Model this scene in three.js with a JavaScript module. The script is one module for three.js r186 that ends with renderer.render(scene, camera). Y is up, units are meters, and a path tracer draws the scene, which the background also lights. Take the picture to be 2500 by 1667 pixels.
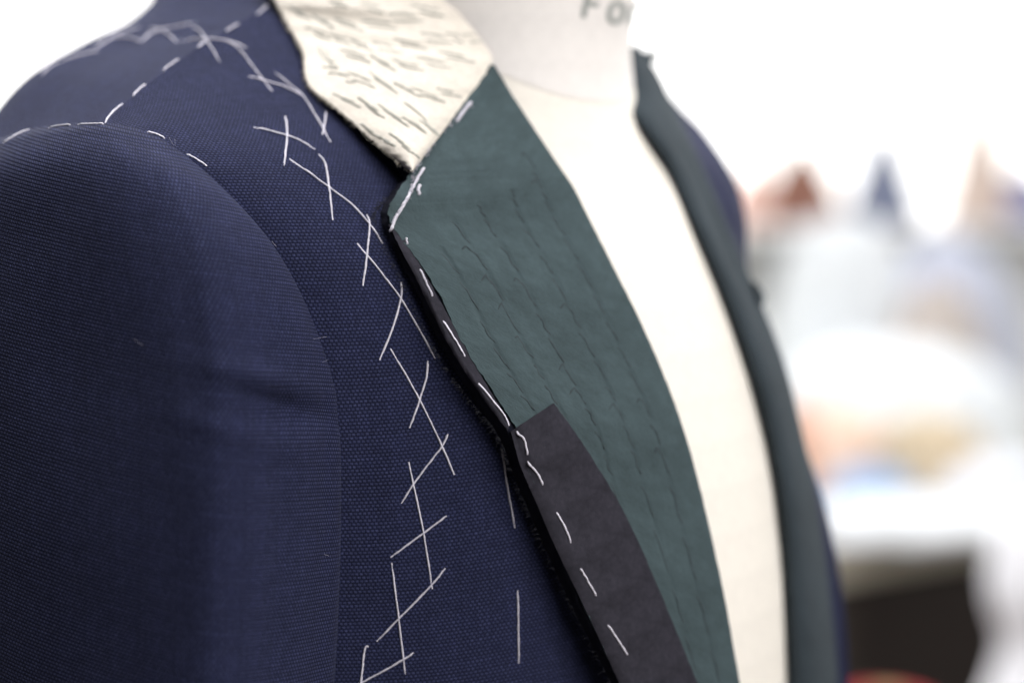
import * as THREE from 'three';
import { mergeGeometries } from 'three/addons/utils/BufferGeometryUtils.js';
import { FontLoader } from 'three/addons/loaders/FontLoader.js';
import { MeshBVH, acceleratedRaycast } from 'three-mesh-bvh';
import { RectAreaLightUniformsLib } from 'three/addons/lights/RectAreaLightUniformsLib.js';

// ---------------------------------------------------------------- camera
const scene = new THREE.Scene();
const EYE = new THREE.Vector3(0, 1.5, 0), PITCH = 6 * Math.PI / 180, FOV = 20;
const camera = new THREE.PerspectiveCamera(FOV, 1024 / 682, 0.05, 60);
camera.position.copy(EYE);
camera.rotation.x = -PITCH;
camera.focus = 0.735;
camera.userData.fStop = 2.6;
scene.add(camera);
camera.updateMatrixWorld(true);

// ---------------------------------------------------------------- light
const renderer = new THREE.WebGLRenderer({ antialias: true });
renderer.toneMapping = THREE.LinearToneMapping;
renderer.toneMappingExposure = 1.07;
renderer.shadowMap.enabled = true;
RectAreaLightUniformsLib.init();
scene.background = new THREE.Color(0x000000);

const lit = (name, color, glow) => new THREE.MeshStandardMaterial({ name, color, emissive: color, emissiveIntensity: glow, roughness: 1 });
function windowPanel(name, label, w, h, pos, look, power, glow, color = 0xffffff) {
  const g = new THREE.Group(); g.name = name; g.position.set(...pos); g.lookAt(...look); scene.add(g);
  g.userData = { label, category: 'window', kind: 'structure' };
  const pane = new THREE.Mesh(new THREE.PlaneGeometry(w, h), lit('window_glass', color, glow)); pane.name = 'window_pane'; g.add(pane);
  const fm = new THREE.MeshStandardMaterial({ color: 0xf2f2f0, roughness: 0.6 });
  for (const [x, y, fw, fh] of [[0, h / 2 + 0.04, w + 0.16, 0.08], [0, -h / 2 - 0.04, w + 0.16, 0.08], [-w / 2 - 0.04, 0, 0.08, h], [w / 2 + 0.04, 0, 0.08, h]]) {
    const b = new THREE.Mesh(new THREE.BoxGeometry(fw, fh, 0.06), fm); b.name = 'window_frame'; b.position.set(x, y, 0); g.add(b);
  }
  const l = new THREE.RectAreaLight(color, power, w, h); l.name = name + '_daylight'; l.position.set(0, 0, 0.02); l.rotation.y = Math.PI; g.add(l);
  return g;
}
// the bright window wall behind the table, and the tall window that the dress form faces
windowPanel('window', 'wide overexposed window filling the wall behind the worktable', 9, 4.2, [0.6, 2.0, -5.2], [0.6, 2.0, 0], 3.4, 1.25, 0xffffff);
windowPanel('front_window', 'high bright window that lights the jacket from the front', 1.6, 1.5, [1.32, 2.6, 0.75], [-0.05, 1.42, -0.78], 6.2, 1.4, 0xfffcf9);
for (const [label, x, z, k] of [['added fill light panel above the worktable', 0.9, -3.2, 1.2], ['added fill light panel above the dress form', -0.45, -1.4, 6.5]]) {  // added fill panels, unseen, to brighten the cloth heaps and the shoulders
  const g = new THREE.Group(); g.name = k < 3.2 ? 'added_ceiling_fill' : 'added_ceiling_fill_001'; g.position.set(x, 3.1, z); g.rotation.x = Math.PI / 2; scene.add(g);
  g.userData = { label, category: 'added_light' };
  const p = new THREE.Mesh(new THREE.PlaneGeometry(2.2, 1.2), lit('fill_diffuser', 0xffffff, k / 4)); p.name = 'diffuser'; g.add(p);
  const b = new THREE.Mesh(new THREE.BoxGeometry(2.26, 1.26, 0.05), new THREE.MeshStandardMaterial({ color: 0xe8e8e6, roughness: 0.7 })); b.name = 'housing'; b.position.z = -0.03; g.add(b);
  const l = new THREE.RectAreaLight(0xffffff, k, 2.2, 1.2); l.name = 'added_fill_light'; l.position.z = 0.02; l.rotation.y = Math.PI; g.add(l);
}

// ---------------------------------------------------------------- helpers
const W = 2500, H = 1667, FPX = (H / 2) / Math.tan(FOV * Math.PI / 360), CP = Math.cos(PITCH), SP = Math.sin(PITCH);
// a direction through the lens and a distance along the axis give a point in the room
function P(px, py, d) {
  const x = (px - W / 2) / FPX * d, y = (H / 2 - py) / FPX * d;
  return new THREE.Vector3(EYE.x + x, EYE.y + y * CP - d * SP, EYE.z - (y * SP + d * CP));
}
function project(v) {
  const x = v.x - EYE.x, y = v.y - EYE.y, z = v.z - EYE.z, yc = y * CP - z * SP, d = -y * SP - z * CP;
  return [W / 2 + FPX * x / d, H / 2 - FPX * yc / d, d];
}
let seed = 7;
const rnd = () => { seed = (seed * 1664525 + 1013904223) >>> 0; return seed / 4294967296; };
const rr = (a, b) => a + (b - a) * rnd();
function hash(x, y) { let h = (x * 374761393 + y * 668265263) | 0; h = Math.imul(h ^ (h >>> 13), 1274126177); return ((h ^ (h >>> 16)) >>> 0) / 4294967296; }
function noise(x, y) {
  const i = Math.floor(x), j = Math.floor(y), f = x - i, g = y - j, s = f * f * (3 - 2 * f), t = g * g * (3 - 2 * g);
  return (hash(i, j) * (1 - s) + hash(i + 1, j) * s) * (1 - t) + (hash(i, j + 1) * (1 - s) + hash(i + 1, j + 1) * s) * t - 0.5;
}
const cr = (a, b, c, d, t) => 0.5 * (2 * b + (c - a) * t + (2 * a - 5 * b + 4 * c - d) * t * t + (3 * b - a - 3 * c + d) * t * t * t);
// Catmull-Rom along a list of number arrays, t in 0..1
function along(list, t, closed = false) {
  const n = list.length, m = closed ? n : n - 1, x = Math.min(Math.max(t, 0), 1) * m, i = Math.min(Math.floor(x), m - 1), f = x - i;
  const at = (k) => closed ? list[(k + n) % n] : k < 0 ? list[0].map((v, q) => 2 * v - list[1][q]) : k >= n ? list[n - 1].map((v, q) => 2 * v - list[n - 2][q]) : list[k];
  const A = at(i - 1), B = at(i), C = at(i + 1), D = at(i + 2);
  return B.map((v, q) => cr(A[q], v, C[q], D[q], f));
}
const SX = 1e-9;
// a grid of points as cloth: outer face, inner face and hems; uv in metres along the cloth
function cloth(rows, { closed = false, thick = 0.0012, uFrom = 0, vFrom = 0, flip = false, hems = true, tube = null } = {}) {
  const nv = rows.length, nu = rows[0].length, pos = [], uv = [], idx = [];
  const U = [], V = [];
  for (let j = 0; j < nv; j++) {
    U.push([]); V.push([]);
    for (let i = 0; i < nu; i++) {
      U[j][i] = i ? U[j][i - 1] + rows[j][i].distanceTo(rows[j][i - 1]) : 0;
      V[j][i] = j ? V[j - 1][i] + rows[j][i].distanceTo(rows[j - 1][i]) : 0;
    }
    const u0 = U[j][Math.round(uFrom * (nu - 1))]; for (let i = 0; i < nu; i++) U[j][i] -= u0;
  }
  const jv = Math.round(vFrom * (nv - 1)); for (let i = 0; i < nu; i++) { const v0 = V[jv][i]; for (let j = 0; j < nv; j++) V[j][i] -= v0; }
  for (let j = 0; j < nv; j++) for (let i = 0; i < nu; i++) { pos.push(rows[j][i].x, rows[j][i].y, rows[j][i].z); if (tube === null) uv.push(U[j][i], -V[j][i]); else { const u = U[Math.round(tube * (nv - 1))][i]; uv.push(u, rows[j][i].y - u * 0.13); } }
  const q = (a, b, c, d) => flip ? idx.push(a, b, c, b, d, c) : idx.push(a, c, b, b, c, d);
  for (let j = 0; j < nv - 1; j++) for (let i = 0; i < nu - 1; i++) q(j * nu + i, j * nu + i + 1, (j + 1) * nu + i, (j + 1) * nu + i + 1);
  const outer = new THREE.BufferGeometry();
  outer.setAttribute('position', new THREE.Float32BufferAttribute(pos, 3)); outer.setAttribute('uv', new THREE.Float32BufferAttribute(uv, 2)); outer.setIndex(idx);
  outer.computeVertexNormals();
  const nr = outer.attributes.normal;
  if (closed) for (let j = 0; j < nv; j++) {          // smooth over the join of a tube
    const a = j * nu, b = a + nu - 1, n = new THREE.Vector3().fromBufferAttribute(nr, a).add(new THREE.Vector3().fromBufferAttribute(nr, b)).normalize();
    nr.setXYZ(a, n.x, n.y, n.z); nr.setXYZ(b, n.x, n.y, n.z);
  }
  if (!thick) return outer;
  const n = nv * nu, p2 = pos.slice(), uv2 = uv.concat(uv), nn = [], id2 = idx.slice();
  for (let k = 0; k < n; k++) { p2.push(pos[k * 3] - nr.getX(k) * thick, pos[k * 3 + 1] - nr.getY(k) * thick, pos[k * 3 + 2] - nr.getZ(k) * thick); }
  for (let k = 0; k < n; k++) nn.push(nr.getX(k), nr.getY(k), nr.getZ(k));
  for (let k = 0; k < n; k++) nn.push(-nr.getX(k), -nr.getY(k), -nr.getZ(k));
  for (let k = 0; k < idx.length; k += 3) id2.push(idx[k] + n, idx[k + 2] + n, idx[k + 1] + n);
  const g = new THREE.BufferGeometry();
  if (hems) {
    const edge = [];
    for (let i = 0; i < nu - 1; i++) edge.push([i + 1, i], [(nv - 1) * nu + i, (nv - 1) * nu + i + 1]);
    if (!closed) for (let j = 0; j < nv - 1; j++) edge.push([j * nu, (j + 1) * nu], [(j + 1) * nu + nu - 1, j * nu + nu - 1]);
    for (const [a, b] of edge) {
      const base = p2.length / 3;
      for (const k of [a, b, a + n, b + n]) { p2.push(p2[k * 3], p2[k * 3 + 1], p2[k * 3 + 2]); uv2.push(uv2[k * 2], uv2[k * 2 + 1]); }
      const A = new THREE.Vector3().fromArray(p2, a * 3), B = new THREE.Vector3().fromArray(p2, b * 3), C = new THREE.Vector3().fromArray(p2, (a + n) * 3);
      const m = B.clone().sub(A).cross(C.clone().sub(A)).normalize(); if (flip) m.negate();
      for (let k = 0; k < 4; k++) nn.push(m.x, m.y, m.z);
      flip ? id2.push(base, base + 2, base + 1, base + 1, base + 2, base + 3) : id2.push(base, base + 1, base + 2, base + 1, base + 3, base + 2);
    }
  }
  g.setAttribute('position', new THREE.Float32BufferAttribute(p2, 3)); g.setAttribute('uv', new THREE.Float32BufferAttribute(uv2, 2)); g.setAttribute('normal', new THREE.Float32BufferAttribute(nn, 3)); g.setIndex(id2);
  return g;
}
// smooth grid through a net of [px, py, distance]; folds raise (+) or sink (-) the cloth along the line of sight by metres
function bump(folds, px, py) {
  let s = 0;
  for (const [x, y, rx, ry, deg, amp] of folds) {
    const a = deg * Math.PI / 180, dx = px - x, dy = py - y, u = (dx * Math.cos(a) + dy * Math.sin(a)) / rx, v = (-dx * Math.sin(a) + dy * Math.cos(a)) / ry, q = u * u + v * v;
    if (q < 12) s += amp * Math.exp(-q);
  }
  return s;
}
function netRows(net, nu, nv, { closed = false, folds = [], wave = 0 } = {}) {
  const rows = [];
  for (let j = 0; j <= nv; j++) {
    const ring = net[0].map((_, c) => along(net.map((r) => r[c]), j / nv)), row = [];
    for (let i = 0; i <= nu; i++) {
      const [px, py, d] = along(ring, i / nu, closed);
      row.push(P(px, py, d - bump(folds, px, py) - wave * (noise(px / 130, py / 170) + 0.5 * noise(px / 60 + 9, py / 80))));
    }
    rows.push(row);
  }
  return rows;
}
// a sheet between two edges given as [px, py, distance]; bow lifts its middle
function sheetRows(L, R, ns, nt, { bow = 0, rough = [0, 0], curl = 0, curlL = 0, folds = [], wave = 0, s0 = null, turn = 0, quilt = [] } = {}) {
  const rows = [];
  for (let j = 0; j <= nt; j++) {
    const t = j / nt, a = along(L, t), b = along(R, t), row = [];
    const ra = rough[0] * (noise(t * 120, 3) + 0.6 * noise(t * 310, 7)), rb = rough[1] * (noise(t * 120, 13) + 0.6 * noise(t * 310, 17));
    if (curlL) for (const [k, e, q] of [[2.3, 0.35, 2.2], [1, 0.35, 1.1], [0, 0.12, 0.5]]) row.push(P(a[0] + 30 * k + 4 * e, a[1], a[2] + curlL * q));
    for (let i = 0; i <= ns; i++) {
      const q = i / ns, f = s0 ? along(s0, t)[0] : 0, s = f + (1 - f) * q, px = a[0] + (b[0] - a[0]) * s + ra * (1 - q) + rb * q, py = a[1] + (b[1] - a[1]) * s;
      row.push(P(px, py, a[2] + (b[2] - a[2]) * s - bow * 4 * s * (1 - s) + turn * Math.max(0, -s) * Math.hypot(b[0] - a[0], b[1] - a[1]) + quilt.reduce((v, [c, from]) => v + (t > from ? .0007 * (0.7 + noise(t * 60, c * 50)) * Math.exp(-(((q - c) / .014) ** 2)) : 0), 0) - bump(folds, px, py) - wave * (noise(px / 90 + 5, py / 110) + 0.5 * noise(px / 40, py / 45))));
    }
    if (curl) for (const [dx, q] of [[2, 0.3], [-2, 0.65], [-14, 0.95], [-34, 1.1]]) row.push(P(b[0] + dx + rb, b[1], b[2] + curl * q));
    rows.push(row);
  }
  return rows;
}
function mesh(name, geometry, material, parent, label) {
  const m = new THREE.Mesh(geometry, material); m.name = name; m.castShadow = m.receiveShadow = true; parent.add(m);
  if (label) m.userData.label = label;
  return m;
}
const taken = {};
function numbered(name) { const k = taken[name] = (taken[name] ?? -1) + 1; return k ? `${name}_${String(k).padStart(3, '0')}` : name; }
function thing(name, label, category, group) {
  const g = new THREE.Group(); g.name = numbered(name); g.userData = { label, category }; if (group) g.userData.group = group; scene.add(g); return g;
}
const caster = new THREE.Raycaster(); caster.firstHitOnly = true;
function touch(px, py, targets) {
  const dir = P(px, py, 1).sub(EYE).normalize(); caster.set(EYE, dir);
  let best = null;
  for (const m of targets) {
    const bs = m.geometry.boundingSphere || (m.geometry.computeBoundingSphere(), m.geometry.boundingSphere);
    if (caster.ray.distanceToPoint(bs.center) > bs.radius) continue;
    if (!m.geometry.boundsTree) { m.geometry.boundsTree = new MeshBVH(m.geometry); m.raycast = acceleratedRaycast; }
    const h = caster.intersectObject(m, false)[0]; if (h && (!best || h.distance < best.distance)) best = h;
  }
  if (!best) return null;
  const n = best.face.normal.clone(); if (n.dot(dir) > 0) n.negate();
  return { p: best.point.clone(), n, d: project(best.point)[2] };
}

// ---------------------------------------------------------------- textures and materials
function dataTexture(n, fn, srgb) {
  const a = new Uint8Array(n * n * 4);
  for (let y = 0; y < n; y++) for (let x = 0; x < n; x++) { const c = fn(x, y); const k = (y * n + x) * 4; for (let q = 0; q < 3; q++) a[k + q] = Math.max(0, Math.min(255, Math.round((Array.isArray(c) ? c[q] : c) * 255))); a[k + 3] = 255; }
  const t = new THREE.DataTexture(a, n, n); t.wrapS = t.wrapT = THREE.RepeatWrapping; t.magFilter = THREE.LinearFilter; t.minFilter = THREE.LinearMipmapLinearFilter; t.generateMipmaps = true;
  if (srgb) t.colorSpace = THREE.SRGBColorSpace; t.needsUpdate = true; return t;
}
const pnoise = (x, y, n) => { // noise that repeats after n cells
  const i = Math.floor(x), j = Math.floor(y), f = x - i, g = y - j, s = f * f * (3 - 2 * f), t = g * g * (3 - 2 * g), w = (v) => ((v % n) + n) % n;
  return (hash(w(i), w(j)) * (1 - s) + hash(w(i + 1), w(j)) * s) * (1 - t) + (hash(w(i), w(j + 1)) * (1 - s) + hash(w(i + 1), w(j + 1)) * s) * t - 0.5;
};
// hopsack weave: short weft floats lying over pairs of warp yarns, every other row set half a float along
const WN = 1024, CX = 24, CY = 30, TILE = 0.042;    // floats across and down in a tile of that many metres
function weave(x, y) {
  const cw = WN / CX, ch = WN / CY, j = Math.floor(y / ch), v = (y / ch) % 1, xs = x / cw + (j % 2) * 0.5, i = Math.floor(xs) % CX, u = xs % 1;
  const wob = pnoise(x / 9, y / 9, Math.round(WN / 9)) * 0.12;
  const dot = Math.max(0, 1 - ((u - 0.5 + wob) / 0.36) ** 2) ** 0.7 * Math.max(0, 1 - ((v - 0.5 + wob) / 0.42) ** 2) ** 0.7;
  const rib = Math.abs(Math.sin(Math.PI * x / cw * 4)) ** 0.7;
  const fib = pnoise(x / 3, y / 3, Math.round(WN / 3)) * 0.24 + pnoise(x / 1.5, y / 1.5, Math.round(WN / 1.5)) * 0.14;
  const per = (hash(i * 7 + 3, j * 13) - 0.5);
  return { dot: dot * (1 + per * 0.5), h: 0.15 + 0.3 * rib * Math.sin(Math.PI * v) + 0.55 * dot * (1 + per * 0.3) + fib * 0.35, fib, rib, gap: (Math.min(v, 1 - v) < 0.09 ? 0.78 : 1) * ((x / cw * 2) % 1 < 0.13 ? 0.74 : 1) * (1 + 0.1 * (hash(Math.floor(x / cw * 4), 71) - 0.5) + 0.1 * (hash(j * 2 + Math.round(v), 93) - 0.5) + 0.08 * pnoise(x / 64, y / 64, 16)) };
}
function weaveSet(weft, warp) {
  const color = dataTexture(WN, (x, y) => { const w = weave(x, y), k = (1 + w.fib * 1.4) * w.gap * (0.85 + 0.15 * w.rib); return weft.map((c, q) => (warp[q] + (c - warp[q]) * Math.min(1.1, w.dot)) * k); }, true);
  const height = dataTexture(WN, (x, y) => weave(x, y).h);
  for (const t of [color, height]) t.repeat.set(1 / TILE, 1 / TILE);
  return [color, height];
}
const rgb = (r, g, b) => [r / 255, g / 255, b / 255];
const [navyMap, navyBump] = weaveSet(rgb(60, 65, 98), rgb(31, 35, 62));
const navy = new THREE.MeshPhysicalMaterial({ name: 'navy_hopsack_wool', map: navyMap, bumpMap: navyBump, bumpScale: 0.0004, roughness: 0.85, specularIntensity: 0.25, sheen: 0.25, sheenRoughness: 0.5, sheenColor: new THREE.Color(0.33, 0.34, 0.5) });
// felted canvas: fibre noise over a fine grain
function felt(base, spread, scale, metres) {
  const n = 512, f = (x, y) => pnoise(x / 128, y / 128, 4) * 0.5 + pnoise(x / 32, y / 32, 16) * 0.5 + pnoise(x / 8, y / 8, 64) * 0.35 + pnoise(x / 2, y / 2, 256) * 0.35 + 0.2 * pnoise(x / 2, y / 16, 256);
  const color = dataTexture(n, (x, y) => { const k = 1 + spread * f(x, y) * 2; return base.map((c) => c * k); }, true);
  const height = dataTexture(n, (x, y) => 0.5 + (pnoise(x / 8, y / 8, 64) * 0.35 + pnoise(x / 2, y / 2, 256) * 0.4) * 0.8);
  for (const t of [color, height]) t.repeat.set(1 / metres, 1 / metres);
  return [color, height];
}
function feltMaterial(name, base, spread, metres, relief, extra = {}) {
  const [map, bumpMap] = felt(base, spread, 1, metres);
  return new THREE.MeshPhysicalMaterial({ name, map, bumpMap, bumpScale: relief, roughness: 0.95, specularIntensity: 0.15, ...extra });
}
const teal = feltMaterial('grey_green_canvas', rgb(68, 81, 85), 0.09, 0.06, 0.0003);
const shadedCanvas = feltMaterial('shaded_grey_green_canvas', rgb(55, 63, 69), 0.08, 0.06, 0.0003);  // same canvas as the near lapel, with shade put into its colour
const melton = feltMaterial('shaded_navy_melton', rgb(24, 25, 36), 0.2, 0.03, 0.0003);  // dark felt; its tone also carries the shade along the lapel edge
const charcoal = feltMaterial('charcoal_stay_tape', rgb(51, 50, 58), 0.14, 0.02, 0.00015);
const cream = feltMaterial('cream_collar_linen', rgb(224, 217, 207), 0.06, 0.02, 0.0003);
const formCloth = feltMaterial('cream_form_jersey', rgb(243, 238, 230), 0.02, 0.02, 0.0001);
const neckCloth = feltMaterial('white_neck_cotton', rgb(238, 234, 232), 0.02, 0.02, 0.0001);
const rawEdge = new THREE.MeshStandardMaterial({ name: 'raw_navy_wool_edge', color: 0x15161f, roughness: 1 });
const basting = new THREE.MeshPhysicalMaterial({ name: 'white_basting_cotton', color: 0xd4d1de, roughness: 0.8, sheen: 0.2 });
const padThread = new THREE.MeshStandardMaterial({ name: 'dark_pad_thread', color: 0x303a3f, roughness: 0.9 });
const greyThread = new THREE.MeshStandardMaterial({ name: 'grey_pad_thread', color: 0xa9a9a2, roughness: 0.9 });
const ink = new THREE.MeshStandardMaterial({ name: 'grey_print', color: 0x9fa3a1, roughness: 0.9 });

// ---------------------------------------------------------------- dress form
const TH = 46.4 * Math.PI / 180, LX = [Math.cos(TH), -Math.sin(TH)], FX = [Math.sin(TH), Math.cos(TH)], AXIS = [-0.004, -0.9], PIT = 1.52;
const B = (l, h, f) => new THREE.Vector3(AXIS[0] + l * LX[0] + f * FX[0], PIT + h, AXIS[1] + l * LX[1] + f * FX[1]);
const lerpTable = (tab, h) => { for (let k = 0; k < tab.length - 1; k++) { const a = tab[k], b = tab[k + 1]; if (h <= a[0] && h >= b[0]) { const t = (a[0] - h) / (a[0] - b[0]), s = t; return a.map((v, q) => v + (b[q] - v) * s); } } return h > tab[0][0] ? tab[0] : tab[tab.length - 1]; };
// height, half width, front, back, forward shift, power of the outline
const FORM = [[0.2, 0.06, 0.06, 0.06, 0.014, 2], [0.1, 0.06, 0.058, 0.06, 0.012, 2], [0.06, 0.06, 0.057, 0.06, 0.006, 2], [0.035, 0.06, 0.0555, 0.06, 0.001, 2], [0.015, 0.062, 0.0545, 0.064, 0, 2], [0, 0.064, 0.0565, 0.07, 0, 2], [-0.015, 0.07, 0.062, 0.078, 0, 2], [-0.04, 0.093, 0.078, 0.088, 0, 2], [-0.065, 0.114, 0.091, 0.096, 0, 2], [-0.11, 0.134, 0.108, 0.103, 0, 2], [-0.16, 0.15, 0.12, 0.107, 0, 2], [-0.22, 0.162, 0.128, 0.107, 0, 2], [-0.28, 0.168, 0.13, 0.104, 0, 2], [-0.4, 0.165, 0.122, 0.1, 0, 2], [-0.55, 0.16, 0.11, 0.12, 0, 2], [-0.7, 0.165, 0.115, 0.13, 0, 2]];
function formRows(h0, h1, nh, nr, grow = 0, dip = 0) {
  const rows = [];
  for (let j = 0; j <= nh; j++) {
    const hh = h0 + (h1 - h0) * j / nh;
    const row = [];
    for (let i = 0; i <= nr; i++) {
      const t = i / nr * Math.PI * 2, c = Math.cos(t), s = Math.sin(t), h = hh - dip * s * Math.abs(s) * (j / nh) ** 2; let q = [0, 0, 0, 0, 0, 0];
      for (let k = -3; k <= 3; k++) { const v = lerpTable(FORM, h + k * 0.006); q = q.map((w, m) => w + v[m] / 7); }
      const [, a, bf, bb, sh, p] = q, e = 2 / p;
      row.push(B(Math.sign(c) * Math.abs(c) ** e * (a + grow), h, sh + Math.sign(s) * Math.abs(s) ** e * ((s > 0 ? bf : bb) + grow)));
    }
    rows.push(row);
  }
  return rows;
}
const form = thing('dress_form', 'cream fabric covered dress form with a white printed neck, wearing the unfinished jacket', 'dress form');
const torso = mesh('torso', cloth(formRows(0.035, -0.7, 120, 96), { closed: true, thick: 0, flip: true }), formCloth, form);
const neck = mesh('neck', cloth(formRows(0.19, 0.02, 50, 72, 0.0005, 0.024), { closed: true, thick: 0, flip: true }), neckCloth, form, 'white cotton covered neck with grey printed letters');
{
  const c = new THREE.Mesh(new THREE.CylinderGeometry(0.058, 0.061, 0.03, 48), new THREE.MeshStandardMaterial({ color: 0xd8d2c8, roughness: 0.6 }));
  c.name = 'neck_cap'; c.position.copy(B(0, 0.205, 0.008)); form.add(c);
  const pole = new THREE.Mesh(new THREE.CylinderGeometry(0.018, 0.018, 0.83, 20), new THREE.MeshStandardMaterial({ color: 0x2a2a2c, roughness: 0.4, metalness: 0.6 }));
  pole.name = 'pole'; pole.position.copy(B(0, -1.105, 0)); form.add(pole);
  const pts = [[0.001, 0.03], [0.03, 0.03], [0.16, 0.012], [0.17, 0]].map(([x, y]) => new THREE.Vector2(x, y));
  const foot = new THREE.Mesh(new THREE.LatheGeometry(pts, 40), pole.material); foot.name = 'foot_plate'; foot.position.copy(B(0, -1.52, 0)); form.add(foot);
}

// ---------------------------------------------------------------- jacket
const jacket = thing('unfinished_jacket', 'navy tailored jacket half made, with white basting, cream collar linen and grey-green lapel canvas', 'jacket');

// right front, from the shoulder seam down: columns run from the armhole to the roll of the lapel
const SEAM = [[250, 306, .748], [340, 222, .772], [450, 140, .797], [590, 52, .826], [720, -20, .85], [850, -90, .868]];
const FRONT = [
  SEAM,
  [[330, 330, .741], [470, 300, .755], [590, 255, .774], [700, 180, .80], [800, 110, .825], [920, 20, .85]],
  [[470, 420, .736], [600, 420, .742], [720, 400, .753], [830, 360, .770], [930, 300, .790], [1160, 270, .818]],
  [[570, 600, .734], [690, 600, .736], [800, 590, .741], [910, 570, .751], [1060, 530, .768], [1340, 470, .808]],
  [[640, 800, .735], [740, 800, .736], [850, 795, .739], [970, 785, .745], [1140, 760, .756], [1475, 710, .799]],
  [[680, 1050, .737], [770, 1050, .738], [880, 1050, .740], [1020, 1045, .746], [1220, 1030, .756], [1615, 1000, .798]],
  [[700, 1350, .746], [780, 1350, .745], [890, 1350, .746], [1060, 1350, .750], [1300, 1340, .760], [1700, 1310, .800]],
  [[700, 1780, .758], [780, 1780, .756], [900, 1780, .757], [1090, 1780, .759], [1360, 1780, .771], [1790, 1760, .808]],
  [[700, 2250, .775], [785, 2250, .772], [910, 2250, .772], [1110, 2250, .774], [1400, 2250, .784], [1870, 2250, .82]],
  [[690, 2850, .80], [780, 2850, .797], [915, 2850, .797], [1130, 2850, .80], [1430, 2850, .81], [1900, 2850, .845]],
];
const front = mesh('front_panel', cloth(netRows(FRONT, 72, 140, { wave: 0.0006, folds: [[880, 1050, 70, 330, 4, -.0016], [560, 170, 120, 34, 35, -.001]] }), { uFrom: 0.5, vFrom: 0.47 }), navy, jacket);
// back, from the same seam over the shoulder and down behind
const BACK = [
  SEAM.map(([x, y, d]) => [x, y, d]).concat([[1010, -100, .905], [1260, -40, .965], [1480, 110, 1.0], [1612, 250, 1.01]]),
  [[100, 317, .771], [200, 195, .803], [320, 118, .832], [450, 42, .858], [560, -40, .880], [660, -120, .895], [880, -110, .945], [1200, -60, 1.0], [1470, 120, 1.03], [1612, 265, 1.035]],
  [[-90, 398, .806], [50, 206, .838], [190, 114, .866], [310, 56, .892], [388, -10, .912], [450, -100, .926], [720, -90, .98], [1120, -40, 1.03], [1460, 140, 1.06], [1612, 290, 1.06]],
  [[-130, 540, .838], [-10, 360, .882], [120, 250, .912], [245, 190, .938], [350, 130, .955], [430, 50, .965], [690, 60, 1.02], [1080, 100, 1.065], [1440, 210, 1.09], [1630, 340, 1.085]],
  [[-120, 800, .86], [-20, 800, .905], [100, 800, .94], [230, 800, .965], [350, 800, .985], [480, 800, 1.0], [740, 800, 1.04], [1080, 800, 1.075], [1440, 800, 1.09], [1700, 800, 1.075]],
  [[-60, 1780, .87], [20, 1780, .905], [120, 1780, .935], [240, 1780, .96], [360, 1780, .98], [500, 1780, .995], [760, 1780, 1.03], [1100, 1780, 1.06], [1450, 1780, 1.07], [1760, 1780, 1.055]],
  [[-60, 2850, .90], [20, 2850, .935], [120, 2850, .965], [240, 2850, .99], [360, 2850, 1.01], [500, 2850, 1.025], [760, 2850, 1.06], [1100, 2850, 1.09], [1450, 2850, 1.1], [1760, 2850, 1.085]],
];
const back = mesh('back_panel', cloth(netRows(BACK, 90, 80, { wave: 0.0005, folds: [[470, 84, 90, 11, -8, -.0035], [420, 40, 110, 26, -20, .002]] }), { uFrom: 0.2, vFrom: 0, flip: true }), navy, jacket);
// left front, seen edge on beyond the far lapel
const LEFT = [
  [[1600, 190, .965], [1640, 236, .99], [1660, 262, 1.012], [1630, 270, 1.04]],
  [[1620, 260, .965], [1690, 320, .985], [1722, 322, 1.01], [1690, 330, 1.06]],
  [[1700, 400, .95], [1770, 420, .975], [1792, 432, 1.0], [1740, 440, 1.07]],
  [[1740, 500, .94], [1805, 520, .965], [1822, 540, .995], [1770, 560, 1.07]],
  [[1780, 640, .93], [1815, 650, .955], [1826, 660, .985], [1780, 680, 1.075]],
  [[1850, 850, .922], [1870, 850, .945], [1860, 850, .98], [1790, 850, 1.07]],
  [[1950, 1120, .912], [1972, 1120, .93], [1965, 1120, .97], [1820, 1120, 1.065]],
  [[1980, 1300, .925], [2014, 1300, .94], [2020, 1300, .965], [1840, 1300, 1.06]],
  [[1990, 1500, .93], [2040, 1500, .945], [2048, 1500, .965], [1850, 1500, 1.058]],
  [[1990, 1780, .935], [2052, 1780, .948], [2060, 1780, .965], [1850, 1780, 1.055]],
  [[1960, 2300, .94], [2050, 2300, .955], [2062, 2300, .975], [1850, 2300, 1.06]],
  [[1950, 2850, .955], [2050, 2850, .97], [2066, 2850, .99], [1850, 2850, 1.08]],
];
const leftFront = mesh('front_panel', cloth(netRows(LEFT, 24, 70, {}), {}), navy, jacket);

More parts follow.
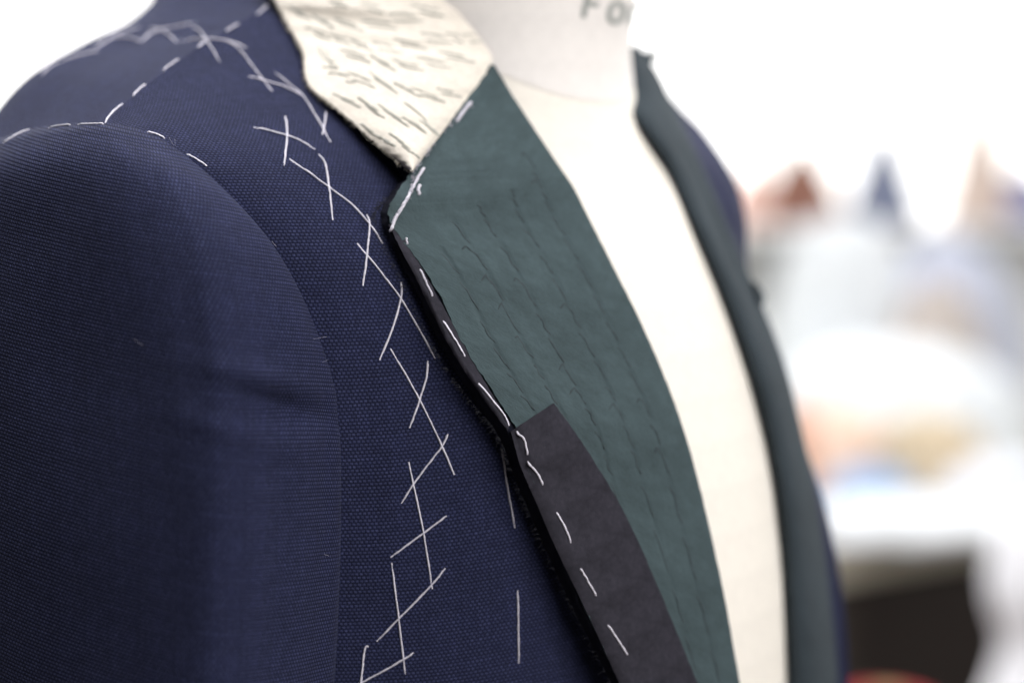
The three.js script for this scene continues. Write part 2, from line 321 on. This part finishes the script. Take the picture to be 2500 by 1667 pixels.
// sleeve: rings of twelve points from the armhole seam downward
const SLEEVE = [
  [[690, 800, .755], [600, 570, .748], [500, 428, .742], [380, 340, .743], [250, 306, .745], [100, 315, .768], [0, 345, .785], [-90, 400, .803], [-100, 560, .825], [100, 750, .830], [400, 850, .820], [600, 870, .790]],
  [[725, 800, .752], [632, 578, .743], [518, 448, .735], [386, 368, .731], [250, 334, .734], [98, 342, .752], [-8, 368, .770], [-105, 430, .790], [-125, 580, .815], [80, 770, .832], [390, 870, .822], [610, 890, .790]],
  [[752, 830, .748], [690, 650, .735], [575, 525, .722], [426, 445, .712], [265, 412, .719], [95, 420, .737], [-30, 450, .756], [-125, 520, .777], [-140, 680, .807], [70, 840, .830], [380, 930, .822], [620, 940, .790]],
  [[790, 920, .747], [738, 765, .732], [639, 672, .713], [482, 612, .698], [290, 590, .709], [95, 600, .730], [-45, 640, .751], [-135, 710, .772], [-145, 850, .800], [80, 960, .822], [390, 1020, .818], [650, 1010, .785]],
  [[816, 1030, .746], [775, 935, .729], [685, 882, .709], [523, 852, .689], [320, 842, .702], [100, 850, .724], [-55, 875, .747], [-140, 930, .769], [-145, 1030, .797], [90, 1080, .818], [400, 1100, .815], [680, 1080, .782]],
  [[822, 1240, .747], [777, 1210, .727], [687, 1192, .706], [531, 1180, .685], [330, 1175, .698], [100, 1180, .721], [-55, 1190, .745], [-135, 1210, .767], [-135, 1250, .795], [100, 1270, .815], [420, 1275, .812], [700, 1255, .780]],
  [[815, 1520, .751], [767, 1510, .729], [675, 1500, .707], [523, 1495, .686], [325, 1490, .699], [98, 1495, .722], [-55, 1500, .746], [-130, 1510, .767], [-130, 1530, .795], [100, 1540, .814], [420, 1540, .811], [700, 1530, .780]],
  [[790, 1950, .757], [737, 1945, .734], [645, 1940, .711], [505, 1938, .691], [310, 1938, .704], [90, 1938, .727], [-50, 1940, .751], [-120, 1945, .772], [-120, 1955, .797], [100, 1960, .815], [420, 1960, .812], [680, 1955, .783]],
  [[760, 2700, .765], [700, 2700, .742], [600, 2700, .722], [460, 2700, .708], [300, 2700, .716], [110, 2700, .735], [-20, 2700, .755], [-90, 2700, .775], [-90, 2700, .80], [100, 2700, .815], [400, 2700, .812], [640, 2700, .788]],
];
const sleeveFolds = [[690, 992, 100, 34, 14, -.008], [640, 930, 90, 50, 24, .002], [720, 1080, 70, 50, 8, .0015], [465, 780, 40, 260, -6, -.0015], [590, 640, 60, 200, -22, .0015], [300, 620, 70, 220, -8, .0014], [440, 1380, 50, 220, 2, -.001], [620, 1330, 60, 260, 0, .0012], [590, 1062, 150, 24, 16, .0018], [640, 925, 130, 22, 12, .0022], [250, 1330, 130, 260, 6, .0018], [150, 900, 90, 200, -10, -.0015],
  ...[[300, 345], [350, 362], [402, 388], [452, 422], [498, 462], [542, 508], [584, 560]].map(([x, y], k) => [x - 8, y + 26, 14, 44, -30 + k * 4, (k % 2 ? -1 : 1) * .0007])];
const sleeve = mesh('sleeve', cloth(netRows(SLEEVE, 132, 140, { closed: true, wave: 0.0005, folds: sleeveFolds }), { closed: true, uFrom: 0.3, tube: 0.57 }), navy, jacket);

// right lapel: wool below, canvas above, stay tape along the edge
const LAPEL_L = [[1196, 160, .812], [1130, 250, .795], [1068, 338, .779], [1004, 420, .762], [960, 482, .752], [942, 542, .748], [1016, 690, .740], [1096, 850, .737], [1170, 965, .737], [1240, 1062, .739], [1288, 1190, .743], [1396, 1440, .750], [1506, 1667, .759], [1556, 1770, .764], [1790, 2250, .795]];
const LAPEL_R = [[1206, 158, .812], [1245, 225, .808], [1300, 310, .802], [1360, 400, .798], [1400, 460, .795], [1430, 520, .793], [1490, 640, .789], [1560, 780, .787], [1625, 930, .787], [1668, 1050, .787], [1710, 1200, .788], [1762, 1430, .790], [1805, 1667, .794], [1825, 1770, .797], [1880, 2250, .812]];
const widths = LAPEL_L.map((a, i) => Math.hypot(LAPEL_R[i][0] - a[0], LAPEL_R[i][1] - a[1]));
const edge = [0, 0, 0, 8, 18, 26, 32, 34, 32, 26, 24, 20, 16, 16, 6].map((v, i) => [-v / widths[i]]);       // wool stands past the tape
const inset = [0, 0, 0, 0, 1, 12, 38, 38, 36, 28, 20, 14, 10, 10, 4].map((v, i) => [v / widths[i]]);       // canvas stops short of it
const woolL = LAPEL_L.map((a, i) => { const b = LAPEL_R[i], f = edge[i][0]; return [a[0] + (b[0] - a[0]) * f, a[1] + (b[1] - a[1]) * f, a[2] + (b[2] - a[2]) * f + .001]; });
const canvasL = LAPEL_L.map((a, i) => { const b = LAPEL_R[i], f = inset[i][0]; return [a[0] + (b[0] - a[0]) * f, a[1] + (b[1] - a[1]) * f, a[2] + (b[2] - a[2]) * f]; });
const shift = (list, e, dx = 0) => list.map(([x, y, d]) => [x + dx, y, d + e]);
const PAD_ROWS = [[.16, .39, .74], [.32, .35, .92], [.48, .315, .92], [.66, .28, .92], [.83, .19, .92]];   // across the canvas, from and to along it
const lapelWool = mesh('lapel_cloth', cloth(sheetRows(shift(LAPEL_L, .001), shift(LAPEL_R, .001, -3), 36, 150, { bow: .004, curl: .010, rough: [7, 0], s0: edge, turn: .0007 }), { thick: 0.0016 }), melton, jacket, 'raw edge of the lapel, shade of the gap put into its dark colour');
const lapel = mesh('lapel_canvas', cloth(sheetRows(shift(LAPEL_L, -.0005), shift(LAPEL_R, -.0005), 110, 190, { quilt: PAD_ROWS, bow: .004, curl: .007, rough: [6, 1], wave: .00015, s0: inset }), { thick: 0.0008 }), teal, jacket);

// pieces laid on a surface: every point rests on what the ray meets, lifted by a little
function laidRows(L, R, ns, nt, targets, lift, rough = 0) {
  const rows = []; let last = null;
  for (let j = 0; j <= nt; j++) {
    const t = j / nt, a = along(L, t), b = along(R, t), row = [];
    for (let i = 0; i <= ns; i++) {
      const s = i / ns, w = rough * (noise(t * 90, 31) * (1 - s) + noise(t * 90, 41) * s), px = a[0] + (b[0] - a[0]) * s + w, py = a[1] + (b[1] - a[1]) * s, h = touch(px, py, targets);
      const d = h ? h.d : last ?? 0.75; last = d; row.push(P(px, py, d - lift - lift * 0.6 * noise(px / 55 + 3, py / 45)));
    }
    rows.push(row);
  }
  return rows;
}
const tape = mesh('stay_tape', cloth(laidRows([[948, 548], [1018, 685], [1098, 848], [1172, 962], [1240, 1052]], [[976, 546], [1038, 669], [1110, 799], [1176, 918], [1246, 1034]], 6, 60, [lapelWool], .0012, 3), { thick: 0.0006 }), charcoal, jacket, 'narrow charcoal stay tape along the lapel edge');
const facing = mesh('edge_facing', cloth(laidRows([[1247, 1054], [1272, 1140], [1300, 1205], [1360, 1345], [1440, 1510], [1512, 1667], [1560, 1768]], [[1352, 984], [1400, 1050], [1450, 1125], [1530, 1262], [1612, 1445], [1704, 1667], [1746, 1768]], 12, 80, [lapel, lapelWool], .0014, 2), { thick: 0.0009 }), charcoal, jacket, 'wide charcoal strip sewn over the lower lapel edge');

// collar: navy melton below, cream linen above
const COLLAR_L = [[640, -70, .846], [662, -20, .838], [700, 55, .826], [738, 125, .811], [752, 205, .793], [826, 268, .781], [920, 350, .769], [1000, 418, .7605]];
const COLLAR_R = [[1050, -70, .838], [1092, 0, .834], [1132, 45, .829], [1178, 102, .821], [1200, 155, .811], [1138, 243, .795], [1072, 333, .778], [1012, 414, .7615]];
const collar = mesh('collar_linen', cloth(sheetRows(COLLAR_L, COLLAR_R, 44, 120, { bow: .006, rough: [5, 1.5], wave: .0018, folds: [[900, 60, 200, 16, 8, -.002], [960, 110, 220, 14, 6, -.0018], [880, 20, 200, 14, 4, .0015]] }), { thick: 0.0011, uFrom: 0.5 }), cream, jacket, 'cream linen collar with grey pad stitches');
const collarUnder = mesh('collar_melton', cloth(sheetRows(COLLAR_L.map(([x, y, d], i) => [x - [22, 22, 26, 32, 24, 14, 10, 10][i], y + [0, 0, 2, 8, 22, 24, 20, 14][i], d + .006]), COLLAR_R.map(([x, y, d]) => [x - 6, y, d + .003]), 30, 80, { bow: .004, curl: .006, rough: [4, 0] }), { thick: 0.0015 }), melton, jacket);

// far lapel, rolled back on the other side of the chest
const FAR_IN = [[1538, 128, .925], [1512, 170, .91], [1515, 215, .90], [1552, 290, .884], [1628, 415, .866], [1694, 560, .861], [1784, 780, .860], [1856, 1000, .861], [1895, 1200, .866], [1915, 1400, .872], [1925, 1667, .878], [1928, 1780, .882], [1925, 2250, .892]];
const FAR_OUT = [[1556, 104, .945], [1600, 165, .947], [1636, 235, .944], [1686, 340, .936], [1742, 465, .929], [1785, 570, .924], [1850, 715, .92], [1915, 880, .92], [1962, 1060, .92], [1996, 1220, .922], [2034, 1500, .928], [2046, 1780, .933], [1990, 2250, .925]];
for (const a of FAR_IN.slice(3)) { const h = touch(a[0] + 2, a[1], [torso]); if (h) a[2] = Math.min(a[2] + .01, h.d - .004); }   // the roll rests on the form
const farLapel = mesh('lapel_canvas', cloth(sheetRows(FAR_IN, FAR_OUT, 24, 90, { bow: .024, curlL: .014, rough: [0, 1] }), { thick: 0.0016 }), shadedCanvas, jacket, 'canvas of the far lapel with its shade put into the colour');
const notch = mesh('lapel_notch', cloth(sheetRows([[1842, 690, .906], [1852, 715, .906], [1858, 750, .906]], [[1846, 686, .910], [1868, 722, .912], [1862, 752, .910]], 6, 10, {}), { thick: 0.0016 }), shadedCanvas, jacket);

// ---------------------------------------------------------------- thread
function thread(name, pts, targets, r, material, parent, { lift = 0.7, seg = 14, dive = true, sides = 6 } = {}) {
  const v = [];
  for (let k = 0; k <= seg; k++) {
    const [x, y] = along(pts, k / seg), h = touch(x, y, targets); if (!h) continue;
    const end = Math.min(k, seg - k) / seg, l = dive && end < 0.06 ? -0.6 : lift;
    v.push(h.p.addScaledVector(h.n, r * l));
  }
  if (v.length < 3) return null;
  const curve = new THREE.CatmullRomCurve3(v), g = new THREE.TubeGeometry(curve, seg * 2, r, sides), p = g.attributes.position, s0 = rnd() * 90, ring = sides + 1;
  for (let k = 0; k < p.count; k++) {                // hand-spun: thick and thin, never quite straight
    const i = Math.floor(k / ring), c = curve.getPointAt(Math.min(1, i / (seg * 2))), f = 1 + 0.5 * noise(i * 0.9 + s0, 3) + 0.25 * noise(k * 1.7 + s0, 8), w = r * 0.5;
    const ox = w * noise(i * 0.35 + s0, 21), oy = w * noise(i * 0.35 + s0, 33);
    p.setXYZ(k, c.x + (p.getX(k) - c.x) * f + ox, c.y + (p.getY(k) - c.y) * f + oy, c.z + (p.getZ(k) - c.z) * f);
  }
  g.computeVertexNormals();
  return mesh(name, g, material, parent);
}
const shell = [front, back, sleeve];
const LONG = [
  [[654, 13], [640, 24], [627, 36]], [[582, 58], [567, 66], [551, 76]], [[436, 144], [416, 158], [397, 172]], [[356, 205], [339, 218], [323, 235]], [[298, 253], [271, 278], [254, 302]],
  [[254, 303], [225, 303], [188, 304]], [[172, 305], [150, 307], [117, 312]], [[72, 315], [40, 329], [5, 350]], [[357, 322], [378, 327], [402, 338]], [[455, 376], [480, 390], [504, 405]],
  [[478, 56], [422, 67], [375, 78], [342, 102]], [[341, 101], [316, 93], [273, 91]], [[340, 65], [287, 84], [231, 118]], [[242, 124], [193, 135], [142, 151]], [[144, 150], [120, 164], [100, 184]],
  [[364, 69], [398, 76], [433, 105]], [[469, 65], [487, 76], [505, 102], [536, 151]], [[440, 100], [509, 95], [553, 100], [602, 116]], [[482, 116], [492, 108], [502, 100]], [[549, 98], [582, 120], [618, 165], [664, 222]],
  [[607, 186], [647, 198], [691, 211], [738, 233]], [[669, 175], [709, 209], [738, 233], [771, 284], [807, 347]], [[796, 271], [792, 300], [787, 329]], [[696, 284], [700, 327], [693, 404]], [[618, 310], [673, 324], [720, 338], [769, 364]],
  [[706, 387], [799, 455], [855, 497], [901, 547], [934, 594]], [[779, 377], [794, 404], [802, 455], [812, 537]], [[895, 523], [901, 552], [895, 619], [886, 698]], [[872, 594], [939, 677], [977, 728], [1024, 806], [1062, 875]],
  [[979, 689], [979, 721], [962, 788], [927, 879]], [[953, 851], [1024, 976], [1078, 1087], [1109, 1159]], [[1045, 880], [1040, 922], [1024, 976], [1000, 1045]], [[1094, 1059], [1077, 1091], [1011, 1179], [980, 1229]],
  [[997, 1128], [1011, 1193], [1036, 1316], [1055, 1438]], [[1090, 1259], [1031, 1303], [953, 1360]], [[956, 1374], [972, 1502], [989, 1646]], [[1087, 1387], [1050, 1431], [972, 1511], [919, 1566]],
  [[899, 1577], [890, 1587], [878, 1690]], [[1009, 1593], [982, 1611], [860, 1679]], [[1225, 1096], [1240, 1200], [1257, 1289]], [[1264, 1441], [1265, 1530], [1266, 1619]],
];
for (const p of LONG) thread('basting_stitch', p, shell, 0.00036, basting, jacket, { seg: 18 });
const ON_TAPE = [
  [[991, 581], [992, 588], [994, 595]], [[1025, 657], [1040, 690], [1056, 722]], [[1082, 784], [1108, 826], [1135, 870]], [[1168, 936], [1207, 983], [1229, 1012], [1243, 1038]], [[1262, 1054], [1279, 1074], [1288, 1110]],
  [[1288, 1127], [1310, 1154], [1326, 1183]], [[1359, 1252], [1376, 1282], [1394, 1325]], [[1418, 1389], [1436, 1420], [1455, 1453]], [[1484, 1526], [1508, 1562], [1531, 1597]],
];
const lapelSkin = [tape, facing, lapel, lapelWool];
for (const p of ON_TAPE) thread('basting_stitch', p, lapelSkin, 0.00043, basting, jacket, { seg: 12 });
// gorge: thick basting along the join of collar and lapel
const collarSkin = [collar, lapel, lapelWool, tape];
for (const p of [[[1035, 409], [1013, 445], [1000, 472]], [[1002, 470], [985, 500], [970, 524]], [[969, 523], [962, 540], [953, 562]], [[1024, 452], [1020, 465], [1022, 474]], [[1150, 250], [1133, 272], [1116, 295]], [[744, 224], [752, 214], [762, 222], [752, 234]]])
  thread('gorge_stitch', p, collarSkin, 0.00065, basting, jacket, { seg: 12 });

// dark pad stitches on the lapel canvas
for (const [s, t0, t1] of PAD_ROWS) {
  let t = t0 + rr(0, .02);
  while (t < t1) {
    const len = rr(.022, .032), pts = [];
    for (let k = 0; k <= 3; k++) {
      const q = Math.min(1, t + len * k / 3), a = along(canvasL, q), b = along(LAPEL_R, q), w = s + (k === 0 ? -.014 : k === 3 ? .01 : 0) + rr(-.006, .006);
      pts.push([a[0] + (b[0] - a[0]) * w, a[1] + (b[1] - a[1]) * w]);
    }
    if (rnd() < .16) pts.unshift([pts[0][0] - rr(8, 16), pts[0][1] + rr(2, 10)], [pts[0][0] - rr(2, 6), pts[0][1] - rr(5, 9)]);
    const mid = touch(pts[1][0], pts[1][1], lapelSkin);
    const onFacing = touch(pts[1][0], pts[1][1], [facing]);
    if (mid && !onFacing) thread('pad_stitch', pts, [lapel], rr(.00034, .00048), padThread, jacket, { seg: 9, lift: -0.35, sides: 5 });
    t += len + rr(.003, .012);
  }
}
// grey pad stitches on the collar linen
const c2 = (x, y) => [650 + x * .2806, y * .2806];
const PADS = [
  [330, 240, 520, 290], [540, 290, 700, 335], [720, 340, 880, 400], [910, 370, 1110, 410], [1100, 330, 1340, 380], [1340, 290, 1560, 330], [1560, 290, 1680, 315], [1700, 315, 1810, 305],
  [400, 130, 540, 190], [570, 160, 790, 230], [820, 180, 1080, 200], [1050, 120, 1300, 140], [1260, 40, 1510, 95], [540, 0, 650, 20], [200, 60, 330, 110], [820, 30, 980, 60],
  [460, 400, 510, 520], [510, 520, 590, 545], [640, 430, 860, 500], [900, 480, 1080, 570], [1100, 520, 1330, 570], [1300, 490, 1560, 550], [1500, 450, 1740, 500],
  [480, 580, 620, 600], [630, 650, 720, 670], [700, 630, 910, 710], [890, 620, 1090, 760], [1110, 720, 1280, 800], [1260, 760, 1490, 850], [1480, 770, 1630, 800],
  [570, 810, 770, 890], [800, 850, 970, 970], [960, 900, 1180, 1050], [1180, 1020, 1330, 1100], [1200, 890, 1340, 1000], [1330, 1040, 1500, 1170],
  [830, 1080, 930, 1160], [980, 1180, 1070, 1230], [1070, 1160, 1200, 1250], [1180, 1270, 1260, 1330],
];
for (const [a, b, c, d] of PADS.flatMap((q) => [q, [q[0] + rr(40, 80), q[1] + rr(40, 62), q[2] + rr(40, 80), q[3] + rr(40, 62)]])) { const p = c2(a, b), q = c2(c, d), m = [(p[0] + q[0]) / 2 + rr(-2, 2), (p[1] + q[1]) / 2 + rr(-3, 3)]; thread('pad_stitch', [p, m, q], [collar], rr(.0004, .0006), greyThread, jacket, { seg: 8, lift: -0.1, sides: 5 }); }

// loose fibres along the raw edges: nobody could count them
function fray(name, path, targets, n, len, r, material, parent, dirPx) {
  const list = [];
  for (let k = 0; k < n; k++) {
    const t = rnd(), [x, y, d0] = along(path, t), h = d0 === undefined ? touch(x, y, targets) : null, d = d0 ?? h?.d; if (!d) continue;
    const a = rr(-0.9, 0.9), dx = dirPx[0] * Math.cos(a) - dirPx[1] * Math.sin(a), dy = dirPx[0] * Math.sin(a) + dirPx[1] * Math.cos(a), L = len * rr(.3, 1);
    const v = [P(x - dx * 3, y - dy * 3, d), P(x + dx * L * .5 + rr(-3, 3), y + dy * L * .5 + rr(-3, 3), d - rr(-.001, .002)), P(x + dx * L + rr(-5, 5), y + dy * L + rr(-5, 5), d - rr(-.001, .003))];
    list.push(new THREE.TubeGeometry(new THREE.CatmullRomCurve3(v), 4, r, 3));
  }
  const m = mesh(name, mergeGeometries(list), material, parent); m.userData.kind = 'stuff'; return m;
}
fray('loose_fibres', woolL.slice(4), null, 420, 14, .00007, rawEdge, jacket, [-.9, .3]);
fray('loose_fibres', [[1150, 250], [1068, 338], [1012, 412], [1000, 470], [966, 525]], collarSkin, 120, 8, .00009, basting, jacket, [.8, .5]);
fray('loose_fibres', COLLAR_L.slice(1), null, 320, 9, .00008, cream, jacket, [-.6, .7]);

// stray wool fibres standing off the sleeve and the shoulder
{
  const list = [];
  for (let k = 0; k < 9; k++) {
    const [x, y] = k < 8 ? along([[330, 322], [500, 402], [640, 560], [738, 720], [788, 900], [800, 1060], [795, 1400]], rnd()).map((v) => v + rr(-9, 4)) : [rr(60, 760), rr(200, 1500)];
    const h = touch(x, y, shell); if (!h) continue;
    const t = new THREE.Vector3(rr(-1, 1), rr(-1, 1), rr(-1, 1)).normalize(), L = rr(.0015, .004);
    const v = [h.p.clone(), h.p.clone().addScaledVector(h.n, .0006).addScaledVector(t, L * .5), h.p.clone().addScaledVector(h.n, rr(.0004, .0018)).addScaledVector(t, L)];
    list.push(new THREE.TubeGeometry(new THREE.CatmullRomCurve3(v), 6, .00004, 3));
  }
  mesh('loose_fibres', mergeGeometries(list), basting, jacket).userData.kind = 'stuff';
}
// printed letters on the neck
{
  const font = await new FontLoader().loadAsync('fonts/droid/droid_sans_bold.typeface.json');
  for (const [ch, x, y, size] of [['F', 1408, 40, 74], ['o', 1470, 54, 74], ['r', 1522, 58, 74]]) {
    const shapes = font.generateShapes(ch, size), parts = [];
    for (const s of shapes) {
      const g = new THREE.ShapeGeometry(s, 10), p = g.attributes.position;
      for (let k = 0; k < p.count; k++) { const X = x + p.getX(k) * 0.9 + p.getY(k) * 0.22, Y = y - p.getY(k) + p.getX(k) * 0.14, h = touch(X, Y, [neck]); const q = h ? h.p.addScaledVector(h.n, .0004) : P(X, Y, .9); p.setXYZ(k, q.x, q.y, q.z); }
      g.computeVertexNormals(); parts.push(g);
    }
    mesh('printed_letter', mergeGeometries(parts), ink, form);
  }
}

// ---------------------------------------------------------------- workroom behind, far out of focus
const plain = (name, c, r = 0.9) => new THREE.MeshStandardMaterial({ name, color: c, roughness: r });
const floor = mesh('floor', new THREE.BoxGeometry(12, 0.1, 9), plain('pale_floor', 0x8c8680), scene); floor.position.set(0.5, -0.05, -2.2); floor.userData = { kind: 'structure', label: 'grey workroom floor', category: 'floor' };
const topY = 0.9;
const corner = new THREE.Vector3(0.47, 0, -2.86), turned = 35 * Math.PI / 180;
{
  const t = thing('worktable', 'pale worktable heaped with cloth in front of the window', 'table'); t.position.copy(corner); t.rotation.y = turned;
  const top = mesh('tabletop', new THREE.BoxGeometry(2.2, 0.07, 1.7), plain('table_laminate', 0xb9b7a6), t); top.position.set(1.1, topY - 0.035, -0.85);
  for (const x of [0.06, 2.14]) for (const z of [-0.06, -1.64]) { const l = mesh('leg', new THREE.BoxGeometry(0.06, topY - 0.072, 0.06), plain('table_leg', 0x3a352f), t); l.position.set(x, (topY - 0.072) / 2, z); }
  const b = thing('added_shade_cabinet', 'added dark cabinet that gives the shade under the worktable', 'cabinet'); b.position.copy(corner); b.rotation.y = turned;  // added box, dark to make the under-table shade and hide the window
  const m = plain('shade_dark_brown', 0x241b18, 0.6);
  const c = mesh('carcass', new THREE.BoxGeometry(1.9, 0.78, 1.3), m, b); c.position.set(1.1, 0.392, -0.82);
  for (const x of [0.63, 1.57]) { const d = mesh('door', new THREE.BoxGeometry(0.92, 0.74, 0.02), m, b); d.position.set(x, 0.402, -0.158); const k = mesh('knob', new THREE.SphereGeometry(0.014, 14, 10), plain('knob_metal', 0x77736a, 0.4), d); k.position.set(x < 1 ? 0.4 : -0.4, 0.1, 0.02); }
}
// a soft heap of cloth: a dome with folds, standing on the table
function heap(name, label, category, [px, top, d, wide], color, group, base = topY) {
  const g = new THREE.SphereGeometry(1, 56, 32), p = g.attributes.position, s = rnd() * 40, w = wide / FPX * d, up = P(px, top, d), h = up.y - base;
  for (let k = 0; k < p.count; k++) {
    const x = p.getX(k), z = p.getZ(k), yy = p.getY(k), a = Math.atan2(z, x), f = 1 + 0.16 * noise(a * 2.5 + s, yy * 3) + 0.06 * Math.sin(a * 9 + s + yy * 5), y = Math.max(0, yy) ** 0.8;
    p.setXYZ(k, x * f * w / 2, y * h * (1 + 0.06 * noise(x * 3 + s, z * 3)), z * f * w * 0.4);
  }
  g.computeVertexNormals();
  const m = mesh(numbered(name), g, plain(name + '_stuff', color), scene); m.position.set(up.x, base + 0.002, up.z); m.userData = { label, category }; if (group) m.userData.group = group; return m;
}
heap('cloth_heap', 'crumpled white cloth spilling over the front edge of the worktable', 'cloth', [2215, 1225, 2.98, 560], 0xd9dce0);
heap('cloth_heap', 'loose white bundle beside the blue folded cloth', 'cloth', [2460, 1120, 3.1, 330], 0xdadde6);
heap('cloth_heap', 'small blue cloth tucked behind the crumpled white cloth', 'cloth', [2125, 1140, 3.12, 230], 0x93aed2);
heap('cloth_heap', 'tan folded cloth in the middle of the worktable', 'cloth', [2275, 1010, 3.2, 300], 0xcdbba0);
heap('cloth_heap', 'peach coloured cloth behind the tan cloth', 'cloth', [2050, 985, 3.3, 240], 0xf2d6c4);
heap('cloth_heap', 'small bright orange scrap beside the peach cloth', 'cloth', [1945, 975, 3.25, 80], 0xe0ac94);
heap('cloth_heap', 'broad low white pile across the worktable', 'cloth', [2190, 835, 3.5, 680], 0xe2e6ea);
heap('cloth_heap', 'grey beige roll of cloth lying on the white pile', 'cloth', [2290, 690, 3.62, 270], 0xc4bab4);
heap('cloth_heap', 'tall rounded white pile before the shelf', 'cloth', [2060, 530, 3.8, 400], 0xe4e8ec);
heap('cloth_heap', 'pale lavender pile beside the tall thread cone', 'cloth', [2330, 590, 3.82, 380], 0xc6cbdd);
{
  const t = thing('storage_shelf', 'low white shelf box at the back of the worktable carrying thread cones', 'shelf');
  const m = plain('white_board', 0xf6f6f6);
  const base = P(2170, 545, 4.05), y = base.y;
  for (const [n, w, h, dx, dy] of [['top_board', 1.0, 0.02, 0, -0.01], ['bottom_board', 1.0, 0.02, 0, topY + 0.012 - y]]) { const b = mesh(n, new THREE.BoxGeometry(w, h, 0.24), m, t); b.position.set(base.x + dx, y + dy, base.z); }
  for (const dx of [-0.49, 0, 0.49]) { const b = mesh('upright', new THREE.BoxGeometry(0.02, y - 0.02 - topY - 0.022, 0.236), m, t); b.position.set(base.x + dx, (y - 0.02 + topY + 0.022) / 2, base.z); }
  const bk = mesh('back_board', new THREE.BoxGeometry(0.996, y - topY - 0.004, 0.01), m, t); bk.position.set(base.x, (y + topY) / 2, base.z - 0.126);
}
// a cone of thread: paper core and wound yarn
function cone(label, px, r, h, color) {
  const t = thing('thread_cone', label, 'thread cone', 'thread cones on the shelf'); t.position.copy(P(px, 545, 4.05));
  const pts = [[0.001, 0], [r, 0], [r * 1.02, h * 0.08], [r * 0.3, h * 0.86], [r * 0.26, h * 0.9], [0.001, h * 0.9]].map(([x, y]) => new THREE.Vector2(x, y));
  mesh('yarn', new THREE.LatheGeometry(pts, 32), plain('yarn', color), t);
  const c = mesh('core', new THREE.CylinderGeometry(r * 0.16, r * 0.22, h * 0.14, 20), plain('paper_core', 0xe6dccb), t); c.position.y = h * 0.94;
  return t;
}
cone('squat brown thread cone on the white shelf', 1955, 0.1, 0.17, 0x8a6052);
cone('pinkish thread cone beside the brown cone on the white shelf', 1840, 0.07, 0.12, 0xe6bcae);
cone('slate grey thread cone on the white shelf', 2155, 0.08, 0.21, 0x767d94);
cone('tall slim beige thread cone on the white shelf', 2390, 0.075, 0.27, 0xd6c2b6);
cone('blue violet thread cone at the end of the white shelf', 2500, 0.085, 0.12, 0x8486ac);
{
  const s = thing('stool', 'round stool draped in white cloth in front of the worktable', 'stool');
  const at = P(2520, 1480, 2.5), pts = [[0.001, 0.13], [0.03, 0.13], [0.05, 0.09], [0.058, 0.02], [0.04, -0.045], [0.05, -0.1], [0.08, -0.2], [0.1, -0.4]].map(([x, y]) => new THREE.Vector2(x, y));
  const g = new THREE.LatheGeometry(new THREE.SplineCurve(pts).getPoints(40), 48), p = g.attributes.position;
  for (let k = 0; k < p.count; k++) { const a = Math.atan2(p.getZ(k), p.getX(k)), f = 1 + 0.06 * Math.sin(a * 7) * Math.min(1, Math.max(0, 0.1 - p.getY(k)) * 4); p.setXYZ(k, p.getX(k) * f, p.getY(k), p.getZ(k) * f); }
  g.computeVertexNormals();
  mesh('drape', g, plain('white_drape', 0xf2f2f8), s); s.position.copy(at);
  const l = mesh('leg', new THREE.CylinderGeometry(0.02, 0.03, at.y - 0.3, 16), plain('stool_wood', 0x8a6a48), s); l.position.y = -(at.y + 0.3) / 2;
}
{
  const b = thing('cloth_bolt', 'red cloth bolt standing on the floor before the added dark cabinet', 'cloth bolt'), top = P(2165, 1715, 2.62); b.position.set(top.x, 0, top.z);
  const pts = [[0.001, top.y - 0.01], [0.03, top.y - 0.012], [0.062, top.y], [0.068, top.y - 0.012], [0.07, 0.02], [0.066, 0.002], [0.001, 0.002]].map(([x, y]) => new THREE.Vector2(x, y));
  mesh('cloth_roll', new THREE.LatheGeometry(pts.reverse(), 40), plain('red_cloth', 0xa8202a), b);
  const c = mesh('cardboard_core', new THREE.CylinderGeometry(0.022, 0.022, 0.02, 24), plain('cardboard', 0x9c7a52), b); c.position.y = top.y;
}
renderer.render(scene, camera);
